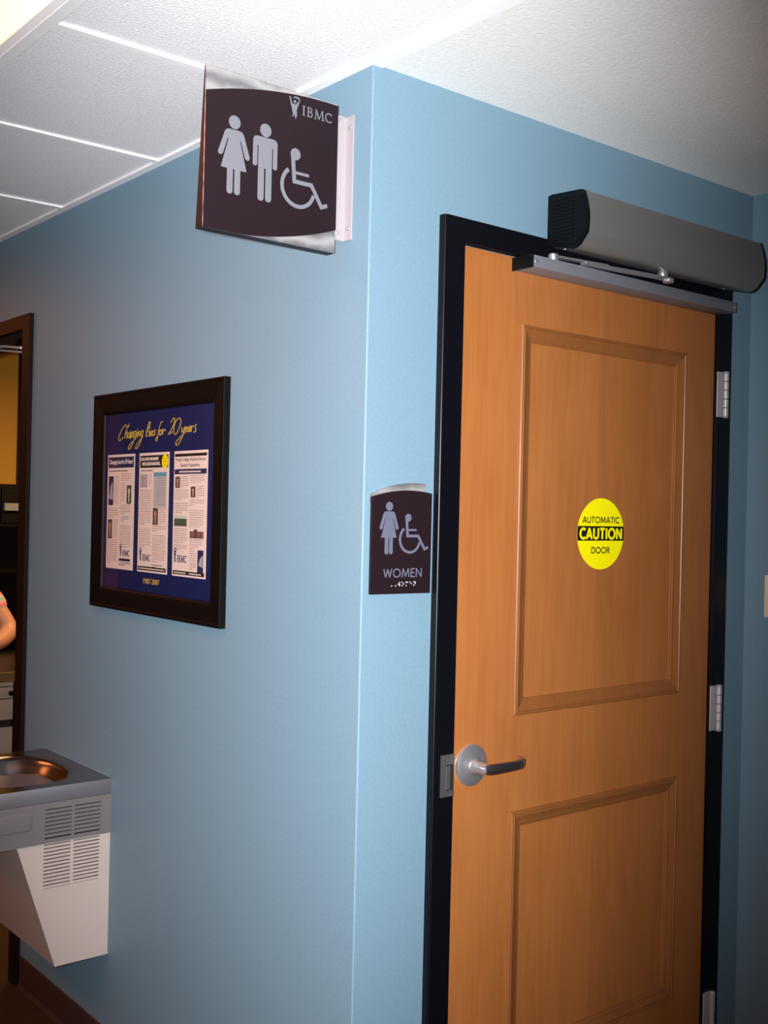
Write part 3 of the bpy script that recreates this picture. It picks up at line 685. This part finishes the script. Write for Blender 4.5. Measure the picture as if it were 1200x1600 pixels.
rects('logo_bar', [f(.5, .9, .905, .928)], NAVYT, p); u_, _, v_, _ = f(.52, .6, .8, .90); logo(p, u_, v_, .85)
# page 2
f = mapper(-.9625, -.798); p = paper(-.9625, -.798)
rects('headline_band', [f(.03, .97, .022, .125)], INK, p)
ptext('LOCAL EMPLOYERS BENEFIT', *f(.05, .66, .038, .065), zp + .0002, PAPER, p, bold=.02)
ptext('WITH COLLEGE GRADUATES...', *f(.10, .72, .078, .106), zp + .0002, PAPER, p, bold=.02)
b = BM(); u0_, u1_, v0_, v1_ = f(.77, .96, .02, .135); prism(b, circ((u0_ + u1_) / 2, (v0_ + v1_) / 2, .0165, 24, ry=.0185), zp + .0003, zp + .0006); pobj('gold_seal', b, YEL, p)
rects('seal_print', [(u0_ + .009, u1_ - .009, v1_ - .012, v1_ - .009), (u0_ + .005, u1_ - .005, v1_ - .020, v1_ - .017), (u0_ + .009, u1_ - .009, v1_ - .028, v1_ - .025)], GOLD, p, zp + .0006)
lines(p, [blk(f, .05, .72, .145, .16)], INKD, th=.003, name='standfirst_print')
rects('teal_band', [f(.5, .93, .165, .20)], TEAL, p); rects('grey_panel', [f(.5, .93, .20, .455)], mat('grey_tint_print', (.44, .46, .47), .6), p)
portrait(p, *f(.04, .29, .18, .29), PALEP, SKINP); portrait(p, *f(.5, .67, .46, .60))
lines(p, [blk(f, .33, .46, .18, .29), blk(f, .04, .46, .31, .62), blk(f, .04, .44, .64, .80), blk(f, .7, .94, .46, .6), blk(f, .5, .94, .61, .67), blk(f, .5, .94, .685, .915)])
lines(p, [blk(f, .5, .88, .93, .96)], INKD, name='contact_print')
b_ = BM()
for k in range(12): quad(b_, f(.6, .6, 0, 0)[0], f(.9, .9, 0, 0)[0], 1.617 - k * .0062, 1.6195 - k * .0062, zp + .0003)
pobj('tint_print', b_, INKG, p)
u_, _, v_, _ = f(.07, .6, .8, .925); logo(p, u_, v_, .9); rects('footer_band', [f(.03, .96, .952, .985)], INK, p)
lines_ = rects('footer_print', [tuple(f(.07 + .045 * k, .07 + .045 * k + .036, .964, .974)) for k in range(19)], PAPER, p, zp + .0002)
# page 3
f = mapper(-.7715, -.604); p = paper(-.7715, -.604)
rects('rule_band', [f(.02, .97, .022, .045)], INK, p)
ptext('Private College Attracts Diverse', *f(.05, .94, .055, .09), zp, INKD, p, name='headline_lettering')
ptext('Student Population', *f(.2, .76, .10, .135), zp, INKD, p, name='headline_lettering')
rects('headline_band', [f(.02, .97, .145, .185)], NAVYT, p)
rects('band_print', [tuple(f(.16 + .05 * k, .16 + .05 * k + .038, .16, .173)) for k in range(13)], PAPER, p, zp + .0002)
portrait(p, *f(.05, .19, .205, .295)); portrait(p, *f(.52, .66, .285, .37))
rects('photo_print', [f(.04, .42, .53, .60)], GREENP, p); rects('sky_print', [f(.04, .42, .515, .54)], SKYP, p, zp + .0001)
rects('photo_print', [f(.52, .92, .635, .69)], REDP, p); rects('building_print', [f(.53, .56, .635, .69), f(.64, .74, .62, .69), f(.82, .85, .635, .69)], INKD, p, zp + .0002)
rects('photo_print', [f(.76, .93, .78, .955)], NAVYT, p)
b = BM(); u0_, u1_, v0_, v1_ = f(.76, .93, .78, .955); prism(b, [(u0_ + .004, v0_ + .018), (u0_ + .014, v0_ + .036), (u1_ - .002, v1_ - .012), (u1_ - .002, v0_ + .012)], zp + .0002, zp + .0004); pobj('portrait_print', b, PALEP, p)
lines(p, [blk(f, .22, .46, .2, .3), blk(f, .04, .46, .31, .40), blk(f, .04, .46, .415, .51), blk(f, .04, .45, .62, .74), blk(f, .04, .45, .75, .80), blk(f, .5, .93, .195, .26), blk(f, .7, .93, .28, .38), blk(f, .5, .93, .39, .45), blk(f, .5, .92, .47, .62), blk(f, .52, .9, .70, .765), blk(f, .52, .73, .77, .95)])
u_, _, v_, _ = f(.05, .6, .8, .91); logo(p, u_, v_, .95); rects('footer_band', [f(.03, .96, .955, .985)], INK, p)
rects('footer_print', [tuple(f(.07 + .045 * k, .07 + .045 * k + .036, .966, .976)) for k in list(range(8)) + list(range(10, 18))], PAPER, p, zp + .0002)

# ================================================================ drinking fountain
ft = root('drinking_fountain', 'wall-mounted drinking fountain with steel basin and beige louvred sides', 'drinking fountain', (-.17, 1.33, .305))
FY0, FY1, FX = 1.1, 1.56, -.36
# basin top: height field
b = BM(); NX, NY = 60, 72; g = []
def bz(x, y):
    u, v = (x + .188) / .150, (y - 1.335) / .182
    s = (abs(u) ** 2.6 + abs(v) ** 2.6) ** (1 / 2.6)
    if s >= 1.08: h = 0
    elif s > .96: t = (1.08 - s) / .12; h = -.004 * t * t
    else:
        t = min(1, (.96 - s) / .30); h = -.004 - .042 * (t * t * (3 - 2 * t)) - .006 * (.96 - s)
    return h
gx = [FX + .0008 * k for k in range(4)] + [FX + .003 + (0 - FX - .006) * i / NX for i in range(NX + 1)] + [-.0024 + .0008 * k for k in range(4)]
gy = [FY0 + .0008 * k for k in range(4)] + [FY0 + .003 + (FY1 - FY0 - .006) * i / NY for i in range(NY + 1)] + [FY1 - .0024 + .0008 * k for k in range(4)]
g = [[b.verts.new((x, y, .790 + bz(x, y))) for y in gy] for x in gx]
for i in range(len(gx) - 1):
    for j in range(len(gy) - 1): b.faces.new((g[i][j], g[i + 1][j], g[i + 1][j + 1], g[i][j + 1]))
edge = [g[i][0] for i in range(len(gx))] + [g[-1][j] for j in range(1, len(gy))] + [g[i][-1] for i in range(len(gx) - 2, -1, -1)] + [g[0][j] for j in range(len(gy) - 2, 0, -1)]
bt = obj('basin_top', b, STEEL, ft, True, smooth=True)
b = BM(); box(b, FX - .001, 0, FY0 - .001, FY1 + .001, .7497, .7905, .0012, 2)
bmesh.ops.delete(b, geom=[f for f in b.faces if f.normal.z > .9 and f.calc_area() > .01], context='FACES_ONLY')
obj('basin_rim', b, RIMM, ft, True, smooth=True, recalc=False)
b = BM(); lathe(b, [(.018, .7400), (.018, .7425), (.014, .7435)], (-.26, 1.33, 0), 24); obj('drain', b, STEELD, bt, True)
b = BM(); tube(b, [(-.315, 1.48, .782), (-.315, 1.48, .812), (-.305, 1.465, .828), (-.285, 1.44, .832)], [.011, .010, .009, .007], 16); obj('bubbler', b, CHROME, ft, True, smooth=True)
# shell, set back behind the louvred skin
def slx(z): return -.152 + (z - .307) * (-.265 + .152) / (.649 - .307)      # slanted front edge
b = BM(); prism(b, [(0, .309), (slx(.309) + .003, .309), (slx(.645) + .003, .645), (0, .645)], FY0 + .010, FY1 - .01, (0, 2, 1)); obj('inner_case', b, DARK, ft, True)
b = BM(); prism(b, [(0, .305), (slx(.305), .305), (slx(.642), .642), (0, .642)], FY1 - .008, FY1, (0, 2, 1))
bx_ = [(slx(.305), .305), (slx(.642), .642), (slx(.642) + .003, .642), (slx(.305) + .003, .305)]
prism(b, bx_, FY0 + .0036, FY1 - .0081, (0, 2, 1)); prism(b, [(0, .305), (slx(.305) + .004, .305), (slx(.305) + .004, .309), (0, .309)], FY0 + .0036, FY1 - .0081, (0, 2, 1))
obj('front_panel', b, BEIGE, ft, True)
def louvres(b, cols, zt, pitch, n, sl):
    """slats left standing between n slots, for each column"""
    for (x0, x1) in cols:
        for k in range(n + 1):
            z1 = zt - k * pitch; 
            if k < n: box(b, x0, x1, FY0 + .0002, FY0 + .004, z1 - pitch + sl, z1)
T_ = .0035
cols = [(-.189, -.114), (-.106, -.031)]
b = BM()
prism(b, [(-.189, .305 + .0), (slx(.305), .305), (slx(.642), .642), (-.189, .642)], FY0, FY0 + T_, (0, 2, 1)) if slx(.305) < -.189 else None
# side skin pieces round the lower slots (z .523 .. .636)
prism(b, [(0, .305), (slx(.305), .305), (slx(.5195), .5195), (0, .5195)], FY0, FY0 + T_, (0, 2, 1))
prism(b, [(-.189, .5195), (slx(.5195), .5195), (slx(.642), .642), (-.189, .642)], FY0, FY0 + T_, (0, 2, 1))
box(b, -.114, -.106, FY0, FY0 + T_, .5195, .638); box(b, -.031, 0, FY0, FY0 + T_, .5195, .642); box(b, -.189, -.031, FY0, FY0 + T_, .638, .642)
obj('side_panel', b, BEIGE, ft, True)
b = BM(); louvres(b, cols, .6353, .0098, 12, .0032)
o = obj('louvre_slats', b, BEIGE, ft, True); o['kind'] = 'stuff'
# grey band with its own slots
b = BM(); BX0 = -.345
for q in ((-.031, 0, .642, .7495), (-.114, -.106, .6535, .733), (BX0, -.189, .642, .7495)): box(b, q[0], q[1], FY0 - .004, FY0 + .003, q[2], q[3])
box(b, -.189, -.031, FY0 - .004, FY0 + .003, .733, .7495); box(b, -.189, -.031, FY0 - .004, FY0 + .003, .642, .6535)
box(b, BX0, BX0 + .004, FY0 + .003, FY1, .646, .7495)
box(b, BX0, 0, FY1, FY1 + .004, .642, .7495); box(b, BX0, slx(.642) + .003, FY0 + .003, FY1, .642, .646)
obj('grey_band', b, GREYP, ft, True)
b = BM(); louvres(b, cols, .733 - .0032, .01, 8, .0032) if False else None
for (x0, x1) in cols:
    for k in range(7):
        zt = .7300 - k * .0107; box(b, x0, x1, FY0 - .0038, FY0 + .003, zt - .0078, zt)
o = obj('band_slats', b, GREYP, ft, True); o['kind'] = 'stuff'
b = BM(); box(b, BX0 + .006, -.01, FY0 + .004, FY0 + .006, .645, .748); obj('band_lining', b, DARK, ft, True)
b = BM(); box(b, BX0 - .002, -.226, FY0 - .0095, FY0 - .0035, .684, .7335, .0025, 3); obj('push_pad', b, GREYP, ft, True, smooth=True)

# ================================================================ office opening (door_2)
d2 = root('door_2', 'office opening with a dark brown metal frame at the end of the blue wall', 'doorway', (0, 2.24, 0), kind='structure')
b = BM()
for q in ((-.014, 0, 1.728, 1.787, 0, 2.155), (-.014, 0, 2.698, 2.757, 0, 2.155), (-.014, 0, 1.787, 2.698, 2.110, 2.155),
          (0, .134, 1.785, 1.789, 0, 2.11), (0, .134, 2.696, 2.70, 0, 2.11), (0, .134, 1.787, 2.698, 2.106, 2.112),
          (.12, .134, 1.728, 1.787, 0, 2.155), (.12, .134, 2.698, 2.757, 0, 2.155), (.12, .134, 1.787, 2.698, 2.110, 2.155), (.11, .125, 1.787, 2.698, 2.098, 2.108)): box(b, *q)
obj('door_frame', b, BROWNF, d2, True)
cl = root('door_closer', 'slim chrome closer arm under the head of the office opening', 'door closer', (.09, 2.15, 2.07))
b = BM(); tube(b, [(.09, 1.95, 2.058), (.10, 2.30, 2.104), (.105, 2.45, 2.1)], .0045, 10); obj('lower_rod', b, RODM, cl, True)
b = BM(); tube(b, [(.06, 1.99, 2.077), (.062, 2.17, 2.101), (.062, 2.22, 2.101)], .005, 10); obj('upper_rod', b, RODM, cl, True)
b = BM(); box(b, .07, .12, 2.0, 2.06, 2.088, 2.106, .003); obj('shoe', b, BROWNF, cl, True)
b = BM(); box(b, .08, .13, 2.46, 2.66, 2.07, 2.106, .004); obj('closer_body', b, STEELD, cl, True)

# ---------------------------------------------------------------- office furniture
dk = root('office_desk', 'office desk with dark top and putty drawers behind the opening', 'desk', (.8, 3.7, 0))
bx('desktop', -.0 + .14, 1.9, 3.36, 4.12, .728, .756, DESKW, dk, True)
bx('desk_edge', .14, 1.9, 3.345, 3.36, .712, .757, DESKE, dk, True)
bx('pedestal', .17, .584, 3.372, 3.98, .03, .712, DARK, dk, True)
for z1, z0_ in ((.711, .694), (.690, .637), (.633, .537), (.503, .29), (.285, .08)):
    if z1 == .711: bx('pedestal_rail', .172, .582, 3.352, 3.372, z0_, z1, PUTTY, dk, True); continue
    dr = bx('drawer', .172, .582, 3.350, 3.372, z0_, z1, PUTTY, dk, True, bevel=.002)
    if z1 == .690:
        b = BM(); lathe(b, [(.010, 3.338), (.012, 3.341), (.012, 3.349), (.008, 3.350)], (.570, 0, .660), 20, 1); obj('drawer_lock', b, PLASTIC, dr, True)
    else:
        bx('drawer_pull', .30, .46, 3.342, 3.350, (z0_ + z1) / 2, (z0_ + z1) / 2 + .012, PLASTIC, dr, True, bevel=.002)
bx('side_panel', 1.86, 1.9, 3.372, 4.1, 0, .728, DESKW, dk, True)
bx('modesty_panel', .584, 1.86, 3.95, 3.98, .1, .728, DESKW, dk, True)
hu = root('storage_hutch', 'tall dark shelving hutch against the yellow office wall', 'shelving', (1.3, 5.2, 0))
bx('back_board', .45, 2.4, 5.36, 5.38, 0, 1.66, DESKW, hu, True)
for x in (.45, 1.08, 1.72, 2.37): bx('upright', x, x + .03, 5.0, 5.36, 0, 1.66, DESKW, hu, True)
for z in (.05, .42, .78, 1.12, 1.40, 1.64): bx('shelf', .48, 2.37, 4.995, 5.36, z, z + .022, DESKW, hu, True)
for (x0, x1) in ((.48, 1.08), (1.11, 1.72)):
    bx('flap_door', x0 + .002, x1 - .002, 4.985, 4.995, 1.424, 1.638, DESKW, hu, True)
tag(base(bx('hutch_label', 1.12, 1.23, 4.955, 4.984, 1.50, 1.545, mat('grey_card', (.25, .25, .26), .6))), 'small grey label card fixed on the dark hutch', 'card')  # thin label card on the hutch front
# brown upright where the visible yellow wall ends
tag(bx('trim_1', 1.355, 1.45, 5.375, 5.4, 0, 2.66, BROWNF), 'dark brown upright strip on the yellow office wall', 'trim', kind='structure')

# ---------------------------------------------------------------- seated person
PO = Vector((.52, 4.42, 0))
pr_ = root('person', 'person in a pink and blue striped top leaning a forearm on the office desk', 'person', PO)
def skin(name, verts, edges, radii, m, parent, lv=2, extra=None):
    me = bpy.data.meshes.new(name); me.from_pydata([tuple(Vector(v)) for v in verts], edges, [])
    o = bpy.data.objects.new(name, me); COL.objects.link(o)
    mod = o.modifiers.new('s', 'SKIN'); mod.use_smooth_shade = True
    for i, r in enumerate(radii):
        sv = me.skin_vertices[0].data[i]; sv.radius = r if isinstance(r, tuple) else (r, r); sv.use_root = (i == 0)
    sb = o.modifiers.new('d', 'SUBSURF'); sb.levels = lv; sb.render_levels = lv
    bpy.context.view_layer.update()
    nm = bpy.data.meshes.new_from_object(o.evaluated_get(bpy.context.evaluated_depsgraph_get()))
    COL.objects.unlink(o); bpy.data.objects.remove(o)
    nm.materials.clear(); nm.materials.append(m); nm.name = name
    for p in nm.polygons: p.use_smooth = True
    if extra: 
        b = bmesh.new(); b.from_mesh(nm); extra(b); b.to_mesh(nm); b.free()
    q = bpy.data.objects.new(name, nm); COL.objects.link(q); q.parent = parent; WM[q.name] = WM[parent.name].copy(); return q
# relative to PO; person faces the desk (-y). Right side of picture = +x
V = [(0, 0, .52), (0, -.01, .66), (0, -.03, .82), (0, -.06, 1.0), (0, -.08, 1.13), (0, -.09, 1.20), (0, -.11, 1.27), (0, -.125, 1.36), (0, -.12, 1.44),
     (.17, -.09, 1.14), (.27, -.15, 1.02), (.365, -.225, .845), (.25, -.33, .800), (.12, -.39, .792), (.07, -.405, .785),
     (-.17, -.09, 1.14), (-.27, -.14, 1.00), (-.34, -.22, .84), (-.20, -.36, .800), (-.08, -.43, .792), (-.03, -.44, .785),
     (.10, -.04, .52), (.13, -.34, .53), (.14, -.42, .46), (.14, -.40, .12), (.14, -.50, .05),
     (-.10, -.04, .52), (-.13, -.34, .53), (-.14, -.42, .46), (-.14, -.40, .12), (-.14, -.50, .05)]
E_ = [(0, 1), (1, 2), (2, 3), (3, 4), (4, 5), (5, 6), (6, 7), (7, 8), (4, 9), (9, 10), (10, 11), (11, 12), (12, 13), (13, 14), (4, 15), (15, 16), (16, 17), (17, 18), (18, 19), (19, 20),
      (0, 21), (21, 22), (22, 23), (23, 24), (24, 25), (0, 26), (26, 27), (27, 28), (28, 29), (29, 30)]
Rr = [(.15, .12), (.14, .11), (.14, .11), (.155, .115), (.13, .10), (.062, .06), (.058, .06), (.080, .095), (.068, .085),
      .068, .064, .060, .046, .030, .026, .068, .064, .060, .046, .030, .026,
      .085, .075, .06, .045, .04, .085, .075, .06, .045, .04]
def hand(b): pass
body = skin('body', V, E_, Rr, SKIN, pr_)
for s, hx in ((1, .07), (-1, -.03)):
    hb = [Vector((hx, -.405 - (.035 if s < 0 else 0), .785))]
    dirx = -1 if s > 0 else 1
    for k, (ln, oy) in enumerate(((.055, -.035), (.070, -.018), (.074, -.002), (.066, .014), (.050, .028))):
        if k == 0:   # thumb
            P0 = hb[0] + Vector((dirx * -.005, -.02, 0)); pts = [P0, P0 + Vector((dirx * .02, -.03, -.003)), P0 + Vector((dirx * .045, -.042, -.01))]
        else:
            P0 = hb[0] + Vector((dirx * .02, oy, 0)); pts = [P0 - Vector((dirx * .03, 0, 0)), P0 + Vector((dirx * ln * .4, 0, .004)), P0 + Vector((dirx * ln * .75, 0, -.003)), P0 + Vector((dirx * ln, 0, -.014))]
        skin('thumb' if k == 0 else 'finger', pts, [(i, i + 1) for i in range(len(pts) - 1)], [.012] + [.0095] * (len(pts) - 2) + [.007], SKIN, body, 1)
# top with short sleeves, trousers, hair, face
TV = [V[0], V[1], V[2], V[3], V[4], (0, -.085, 1.165), V[9], V[10], (.325, -.19, .930), V[15], V[16], (-.31, -.18, .92)]
skin('striped_top', TV, [(0, 1), (1, 2), (2, 3), (3, 4), (4, 5), (4, 6), (6, 7), (7, 8), (4, 9), (9, 10), (10, 11)],
     [(.16, .13), (.152, .122), (.152, .122), (.167, .127), (.142, .112), (.085, .08), .082, .080, .078, .082, .080, .078], BLOUSE, pr_)
skin('trousers', [V[0], V[21], V[22], V[23], V[24], V[26], V[27], V[28], V[29]], [(0, 1), (1, 2), (2, 3), (3, 4), (0, 5), (5, 6), (6, 7), (7, 8)],
     [(.165, .13), .097, .087, .073, .058, .097, .087, .073, .058], TROUS, pr_)
skin('hair', [(0, -.055, 1.31), (0, -.070, 1.40), (0, -.100, 1.475), (0, -.025, 1.25)], [(0, 1), (1, 2), (0, 3)], [(.084, .050), (.092, .080), (.078, .09), (.065, .035)], HAIRM, pr_)
b = BM()
tube(b, [(0, -.205, 1.392), (0, -.222, 1.365), (0, -.228, 1.352), (0, -.214, 1.345)], [.006, .009, .012, .008], 10); obj('nose', b, SKIN, body, smooth=True)
for s in (-1, 1):
    b = BM(); bmesh.ops.create_uvsphere(b, u_segments=12, v_segments=8, radius=.011, matrix=Matrix.Translation((s * .03, -.205, 1.388))); obj('eye', b, EYEM, body, smooth=True)
    b = BM(); bmesh.ops.create_uvsphere(b, u_segments=10, v_segments=8, radius=.022, matrix=Matrix.Translation((s * .082, -.12, 1.37)) @ Matrix.Diagonal((.4, .8, 1.3, 1))); obj('ear', b, SKIN, body, smooth=True)
b = BM(); tube(b, [(-.022, -.205, 1.322), (0, -.214, 1.320), (.022, -.205, 1.322)], [.002, .0055, .002], 8); obj('mouth', b, LIPM, body, smooth=True)
# chair
oc = root('office_chair', 'black swivel office chair under the seated person', 'chair', (.52, 4.48, 0))
b = BM(); box(b, .29, .75, 4.22, 4.66, .33, .395, .025, 3); obj('seat', b, TROUS, oc, True, smooth=True)
b = BM(); box(b, .31, .73, 4.70, 4.76, .55, 1.05, .025, 3); obj('backrest', b, TROUS, oc, True, smooth=True)
b = BM(); tube(b, [(.52, 4.56, .345), (.52, 4.74, .345), (.52, 4.745, .6)], .015); obj('back_support', b, PLASTIC, oc, True)
b = BM(); lathe(b, [(.03, .09), (.03, .25), (.018, .26), (.018, .335)], (.52, 4.48, 0), 20); obj('column', b, PLASTIC, oc, True)
for k in range(5):
    a = 2 * PI * k / 5 + .3; c_, s_ = math.cos(a), math.sin(a)
    b = BM(); tube(b, [(.52, 4.48, .12), (.52 + .26 * c_, 4.48 + .26 * s_, .075)], [.022, .014], 10); lg = obj('leg', b, PLASTIC, oc, True)
    b = BM(); lathe(b, [(.025, -.01), (.025, .01)], (.52 + .27 * c_, 4.48 + .27 * s_, .027), 14, 1); obj('castor', b, PLASTIC, lg, True)

# ================================================================ light switch
sw = root('light_switch', 'almond light switch plate on the side wall at the picture edge', 'switch', (1.348, -.1, 1.339), (PI / 2, 0, -PI / 2))
b = BM(); box(b, -.036, .036, -.057, .057, .0002, .006, .002, 2); pl = obj('switch_plate', b, ALMOND, sw, smooth=True)
b = BM(); box(b, -.0165, .0165, -.033, .033, .0055, .0085, .001); obj('rocker', b, ALMOND, sw)
for v in (-.048, .048):
    b = BM(); lathe(b, [(.003, .0055), (.003, .0068)], (0, v, 0), 12); obj('screw', b, ALMOND, sw)

# drop unused empties' display, done
